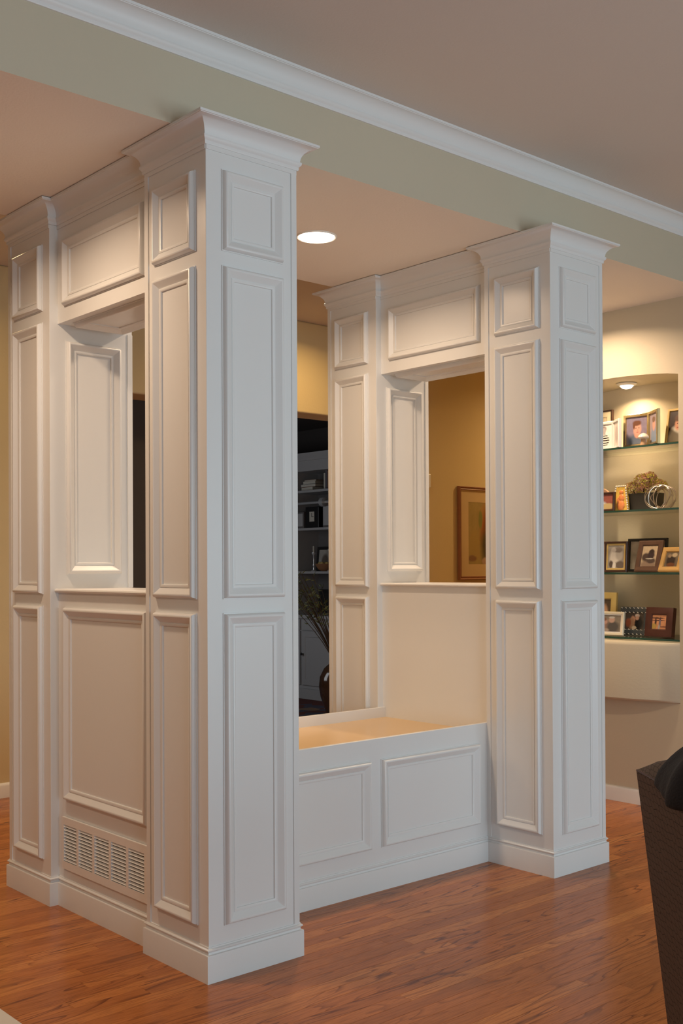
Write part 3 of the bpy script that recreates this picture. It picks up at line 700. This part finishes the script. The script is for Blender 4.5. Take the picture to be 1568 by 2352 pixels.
# ================================================================== DEN
XC = 4.905                                  # cabinet front
bc = thing('bookcase', 'grey built-in bookcase with open shelves and cupboard doors in the dark den', 'bookcase', (0, 0, 0))
BY0, BY1, XU = 4.45, 6.75, 5.10
MB().box(XC+.02, 5.455, BY0, BY1, 0, .79).build('cabinet', 'denshelf', bc)
MB().box(XC-.015, 5.455, BY0-.01, BY1+.01, .79, .825).build('countertop', 'denshelf', bc, bevel=.004)
MB().box(XC-.004, XC+.02, BY0, BY1, 0, .10).build('plinth', 'denshelf', bc)
for a, b in ((4.50, 4.98), (5.0, 5.595), (5.615, 6.15), (6.17, 6.70)):
    d_ = MB().frame((XC+.02, 0, 0), (0, 1, 0), Z3, (-1, 0, 0), a, b, .135, .665, [(0, 0), (0, .018), (.055, .018), (.06, .012), (.06, 0)])
    d_.box(XC+.008, XC+.02, a+.05, b-.05, .18, .62); o = d_.build('door', 'denshelf', bc)
    kz = MB().lathe([(.006, 0), (.006, .02), (.014, .024), (.014, .03), (.001, .034)], n=12); kz.v = [(XC+.002-z_, b-.03+x_, .44+y_) for x_, y_, z_ in kz.v]; kz.build('knob', 'black', o, smooth=50)
    o = MB().box(XC+.002, XC+.02, a, b, .675, .78).build('drawer', 'denshelf', bc)
MB().box(5.43, 5.455, BY0, BY1, .825, 2.40).build('back_board', 'denback', bc)
for yy in (BY0, 5.215, 5.95, BY1-.025): MB().box(XU, 5.43, yy, yy+.025, .825, 2.267).build('upright', 'denshelf', bc)
MB().box(XU-.004, 5.43, BY0, BY1, 2.267, 2.40).build('frieze_board', 'denshelf', bc)
mb = MB().sweep([(XU-.004, BY1), (XU-.004, BY0)], [(0, 2.37), (.01, 2.375), (.02, 2.40), (.045, 2.425), (.05, 2.445), (0, 2.445)]); mb.build('cornice', 'denshelf', bc, smooth=35)
for zz in (2.050, 1.668, 1.230):
    MB().box(XU, 5.43, BY0+.025, BY1-.025, zz, zz+.024).build('shelf', 'denshelf', bc)
rl = thing('ladder_rail', 'polished steel ladder rail along the den bookcase', 'rail', (0, 0, 0))
MB().tube([(5.02, BY0, 1.935), (5.02, BY1, 1.935)], .013, 12).build('rod', 'chrome', rl, smooth=60)
for yy in (5.385, 6.3):
    mb = MB().tube([(5.02, yy-.03, 1.935), (5.02, yy+.02, 1.935)], .045, 16); mb.tube([(5.02, yy, 1.935), (5.099, yy, 1.935)], .010, 8); mb.build('bracket', 'chrome', rl, smooth=40)
def bookstack(zs):
    z = 2.0745
    for i, (w_, d_, h, mt, nm) in enumerate(zs):
        o = thing('book', 'lying %s in the stack on the upper den shelf' % nm, 'book', (5.26, 5.775, z), (0, 0, math.radians(3*i-4)), 'books lying on the den shelf')
        MB().box(-d_/2+.003, d_/2, -w_/2+.003, w_/2-.003, .003, h-.003).build('pages', 'paper', o)
        MB().box(-d_/2, d_/2, -w_/2, w_/2, 0, .003).box(-d_/2, d_/2, -w_/2, w_/2, h-.003, h).box(d_/2, d_/2+.003, -w_/2, w_/2, 0, h).build('cover', mt, o)
        z += h+.0003
bookstack([(.20, .24, .036, 'basket', 'tan book at the bottom'), (.24, .22, .030, 'bookblue', 'dark wide book'), (.19, .20, .028, 'paper', 'pale book'), (.17, .18, .016, 'bookred', 'thin brown book on top')])
yb = 5.545
for i, (th, h, mt, nm) in enumerate([(.022, .165, 'paper', 'pale slim book'), (.030, .19, 'bookblue', 'slate thick book'), (.024, .185, 'bookred', 'brown book'), (.018, .175, 'paper', 'cream thin book'), (.034, .188, 'bookblue', 'dark slate book'), (.028, .18, 'bookred', 'reddish book at the end')]):
    o = thing('book', 'upright %s on the upper den shelf' % nm, 'book', (5.24, yb-th/2, 2.0745), (0, 0, 0), 'books standing on the den shelf')
    MB().box(-.07, .07, -th/2+.002, th/2-.002, .002, h-.003).build('pages', 'paper', o)
    MB().box(-.075, -.071, -th/2, th/2, 0, h).box(-.071, .072, -th/2, -th/2+.0018, 0, h).box(-.071, .072, th/2-.0018, th/2, 0, h).build('cover', mt, o); yb -= th+.001
ck = thing('mantel_clock', 'black box clock with small white face on den shelf', 'clock', (5.20, 5.715, 1.6925))
MB().box(-.05, .08, -.105, .105, 0, .215).build('case', 'black', ck, bevel=.006)
fc = MB().box(-.052, -.05, -.038, .038, .065, .165).build('face', 'paper', ck)
MB().box(-.0535, -.052, -.003, .003, .112, .152).box(-.0535, -.052, -.028, .0, .11, .116).build('hands', 'black', fc)
for yy, h_, hw, nm in ((5.884, .17, .058, 'grey speaker box left of the black clock'), (5.44, .23, .085, 'grey box file right of the black clock')):
    o = thing('storage_box', nm, 'box', (5.22, yy, 1.6925)); MB().box(-.09, .09, -hw, hw, 0, h_).build('body', 'denback', o, bevel=.008); MB().box(-.092, -.0905, -hw+.012, hw-.012, .02, h_-.02).build('front', 'denshelf', o)
dp = thing('picture_frame', 'dark frame with pale print on the lower den shelf', 'picture frame', (5.36, 5.76, 1.2545), (math.radians(-6), 0, math.radians(-90)), 'den frames')
MB().frame((0, -.015, 0), (1, 0, 0), Z3, (0, -1, 0), -.13, .13, 0, .25, [(0, -.015), (0, .003), (.03, 0), (.03, -.015)]).build('frame', 'black', dp)
MB().box(-.105, .105, -.013, -.008, .028, .222).build('photo', print_mat('print_den', (.45, .42, .38), [(.5, .4, .25, .35, (.15, .12, .1))]), dp)
for i, (yy, h_) in enumerate(((5.69, .19), (5.44, .22))):
    o = thing('candlestick', ('shorter' if i == 0 else 'taller')+' silver candlestick with candle on the lower den shelf', 'candlestick', (5.15, yy, 1.2545), group='den candlesticks')
    MB().lathe([(.028, 0), (.03, .006), (.010, .014), (.007, .05), (.012, .06), (.006, .08), (.007, h_-.03), (.020, h_-.012), (.020, h_), (.010, h_)], n=16).build('stick', 'chrome', o, smooth=50)
    MB().lathe([(.009, h_-.002), (.009, h_+.06), (.004, h_+.066)], n=12).build('candle', 'paper', o, smooth=50)
bw = thing('bowl', 'brown clay bowl of dried pods on the lower den shelf', 'bowl', (5.22, 5.58, 1.2545))
MB().lathe([(.045, 0), (.08, .02), (.105, .06), (.112, .075), (.106, .075), (.098, .058), (.07, .025), (.001, .02)], n=24).build('bowl_body', 'basket', bw, smooth=50)
for i in range(9):
    a = i*2.4; mb = MB().lathe([(.024*math.cos(math.radians(q)), .02*math.sin(math.radians(q))) for q in range(-90, 91, 30)], n=8); rd = .06 if i else 0
    mb.v = [(x_+rd*math.cos(a), y_+rd*math.sin(a), z_+.075) for x_, y_, z_ in mb.v]; mb.build('pod', 'brassframe', bw, smooth=60)
o = thing('plate', 'round wooden plate leaning at the back of the den counter', 'plate', (5.34, 5.38, .8255), (0, math.radians(-76), 0))
mb = MB().lathe([(.001, .006), (.10, .006), (.17, .018), (.20, .030), (.198, .034), (.16, .022), (.10, .012), (.001, .012)], n=32); mb.v = [(x_+.201, y_, z_) for x_, y_, z_ in mb.v]; mb.build('dish', 'basket', o, smooth=50)
o = thing('picture_frame', 'large black frame leaning behind the wooden plate', 'picture frame', (5.425, 5.42, .8255), (math.radians(-3), 0, math.radians(-90)), 'den frames')
MB().frame((0, -.015, 0), (1, 0, 0), Z3, (0, -1, 0), -.15, .15, 0, .34, [(0, -.015), (0, .003), (.04, 0), (.04, -.015)]).build('frame', 'black', o)
MB().box(-.115, .115, -.013, -.008, .038, .302).build('photo', 'dark', o)
o = thing('picture_frame', 'small black frame on the left of the den counter', 'picture frame', (5.40, 5.80, .8255), (math.radians(-5), 0, math.radians(-90)), 'den frames')
MB().frame((0, -.015, 0), (1, 0, 0), Z3, (0, -1, 0), -.11, .11, 0, .24, [(0, -.015), (0, .003), (.04, 0), (.04, -.015)]).build('frame', 'black', o)
MB().box(-.075, .075, -.013, -.008, .038, .202).build('photo', 'dark', o)

# rug, vase, branches
rg = MB().box(2.6, 4.82, 3.55, 6.4, .0005, .012).build('area_rug', 'rug', None); tag(rg, 'dark red and blue patterned rug on the den floor', 'rug')
vz = thing('floor_vase', 'brown glazed floor vase holding leafy branches in the den doorway', 'vase', (3.985, 3.98, .0125))
MB().lathe([(.001, 0), (.085, 0), (.09, .01), (.105, .10), (.145, .22), (.158, .30), (.150, .38), (.115, .45), (.075, .485), (.066, .50), (.074, .515), (.068, .518), (.058, .50), (.06, .47), (.001, .46)], n=36).build('vessel', 'terracotta', vz, smooth=60)
rv = random.Random(11)
for k in range(26):
    if k < 19: az = math.radians(rv.uniform(110, 200))
    else: az = rv.uniform(-1.6, 1.5)
    sp = rv.uniform(.18, .48); ht = rv.uniform(.55, .80)
    pts = []
    for i in range(7):
        t = i/6; pts.append(((.03+sp*t**1.4)*math.cos(az)*(1 if i else .6), (.03+sp*t**1.4)*math.sin(az)*(1 if i else .6), .47+ht*t))
    b_ = MB().tube(pts, [.0045*(1-.6*i/6) for i in range(7)], 6).build('branch', 'twig', vz, smooth=60)
    for j in range(9):
        t = rv.uniform(.60, 1.0); p = Vector(pts[0]).lerp(Vector(pts[-1]), t); q = t*6; i0 = min(5, int(q)); p = Vector(pts[i0]).lerp(Vector(pts[i0+1]), q-i0)
        d = Vector((rv.gauss(0, 1), rv.gauss(0, 1), rv.uniform(.2, 1.4))).normalized(); sd = d.orthogonal().normalized(); L = rv.uniform(.04, .065); up = d.cross(sd)
        mb = MB().add([p, p+d*L*.4+sd*L*.17+up*.004, p+d*L, p+d*L*.4-sd*L*.17+up*.004, p+d*L*.45-up*.003], [(0, 1, 4), (1, 2, 4), (2, 3, 4), (3, 0, 4)])
        mb.build('leaf', 'leaf', b_, recalc=False)
rod = thing('wall_rod', 'thin pale metal rod on the dark den wall', 'rod', (0, 0, 0))
MB().tube([(3.55, 6.93, 2.59), (4.6, 6.93, 2.59)], .012, 10).build('bar', 'chrome', rod, smooth=60)
for xx in (3.6, 4.55): MB().tube([(xx, 6.93, 2.59), (xx, 6.999, 2.59)], .009, 8).build('bracket', 'chrome', rod, smooth=60)

# ================================================================== FOREGROUND
th = math.atan2(-.79, -.61)
ch = thing('upholstered_chair', 'dark brown hexagon-patterned upholstered chair at the lower right', 'chair', (.0036, -1.5499, 0), (0, 0, th))
CW, ZTOP, TN = .46, .872, .10
def rear(z): return .119*(.88-z)
rings = []
for i in range(9):
    z = .30+(ZTOP-.30)*i/8
    rings.append([(0, rear(z), z), (CW, rear(z), z), (CW, rear(z)+TN, z), (0, rear(z)+TN, z)])
mb = MB(); mb.rings(rings)
bo = mb.build('backrest', 'chair', ch, bevel=.004)
# crowned padding on top with a stitched seam
gx, gy = 12, 6; vs = []
for i in range(gx+1):
    for j in range(gy+1):
        u, v = i/gx, j/gy
        hgt = .034*(min(1, 8*u)*min(1, 8*(1-u)))**.6*max(0, math.sin(math.pi*v))**.6
        vs.append((u*CW, rear(ZTOP)+TN*v, ZTOP-.003+hgt))
fs = [(i*(gy+1)+j, (i+1)*(gy+1)+j, (i+1)*(gy+1)+j+1, i*(gy+1)+j+1) for i in range(gx) for j in range(gy)]
MB().add(vs, fs).build('top_cushion', 'chair', ch, smooth=60, recalc=False)
sm = MB().tube([(.004, rear(ZTOP)+.002, ZTOP-.002), (CW*.5, rear(ZTOP)+.002, ZTOP-.002), (CW-.004, rear(ZTOP)+.002, ZTOP-.002)], .0022, 6); sm.build('piping', 'mahog', ch, smooth=60)
MB().box(.005, CW-.005, rear(.4)+TN+.001, rear(.4)+TN+.46, .30, .46).build('seat', 'chair', ch, bevel=.02, seg=3)
for lx in (.03, CW-.03):
    for ly in (.10, .60):
        MB().rings([[(lx+a*.013, ly+b*.013, 0) for a, b in ((-1, -1), (1, -1), (1, 1), (-1, 1))], [(lx+a*.022, ly+b*.022, .299) for a, b in ((-1, -1), (1, -1), (1, 1), (-1, 1))]]).build('leg', 'espresso', ch)
# jacket thrown over the top of the backrest
jx0, jx1, nu, nv = .155, .43, 26, 30; vs = []
rj = random.Random(4)
for i in range(nu+1):
    u = i/nu; x = jx0+(jx1-jx0)*u
    back = .003+.016*min(1, u*2.0)**.9; front = .22
    tot = back+TN+.03+front
    for j in range(nv+1):
        v = j/nv; s_ = v*tot
        puff = .008+.016*math.sin(math.pi*min(1, u*1.2+.05))**2 + .006*math.sin(u*17+v*5)*min(1, u*5)+.003*math.sin(u*31-v*9)
        puff = max(.006, puff)
        if s_ < back: z = ZTOP-back+s_; y = rear(z)-puff
        elif s_ < back+TN+.03:
            a = (s_-back)/(TN+.03); z = ZTOP+.024+(.012+.085*min(1, u*1.9)**.7*(1-.3*u)+.012*math.sin(u*14))*math.sin(math.pi*a)**.8-.012*abs(1-2*a); y = rear(ZTOP)-puff+(TN+2*puff)*a
        else: z = ZTOP-(s_-back-TN-.03); y = rear(z)+TN+puff
        vs.append((x+.01*math.sin(v*7), y, z))
fs = [(i*(nv+1)+j, (i+1)*(nv+1)+j, (i+1)*(nv+1)+j+1, i*(nv+1)+j+1) for i in range(nu) for j in range(nv)]
jk = MB().add(vs, fs).build('jacket', 'jacket', None, smooth=80, recalc=False)
md = jk.modifiers.new('thick', 'SOLIDIFY'); md.thickness = .010; md.offset = 1
md = jk.modifiers.new('sub', 'SUBSURF'); md.levels = 1; md.render_levels = 1
jk.location = (.0036, -1.5499, 0); jk.rotation_euler = (0, 0, th)
tag(jk, 'black fleece jacket thrown over the patterned chair back', 'jacket')
# low cream table whose corner shows at the lower left
ct = thing('low_table', 'low cream table, only its corner showing at the lower left', 'table', (-1.42, -1.0, 0))
MB().box(-.377, .377, -.55, .55, .42, .45).build('table_top', 'cream', ct, bevel=.003)
MB().box(-.35, .35, -.52, .52, .36, .4195).build('apron', 'cream', ct)
for a in (-1, 1):
    for b in (-1, 1): MB().rings([[(a*.32+p*.018, b*.49+q*.018, 0) for p, q in ((-1, -1), (1, -1), (1, 1), (-1, 1))], [(a*.32+p*.026, b*.49+q*.026, .359) for p, q in ((-1, -1), (1, -1), (1, 1), (-1, 1))]]).build('leg', 'cream', ct)
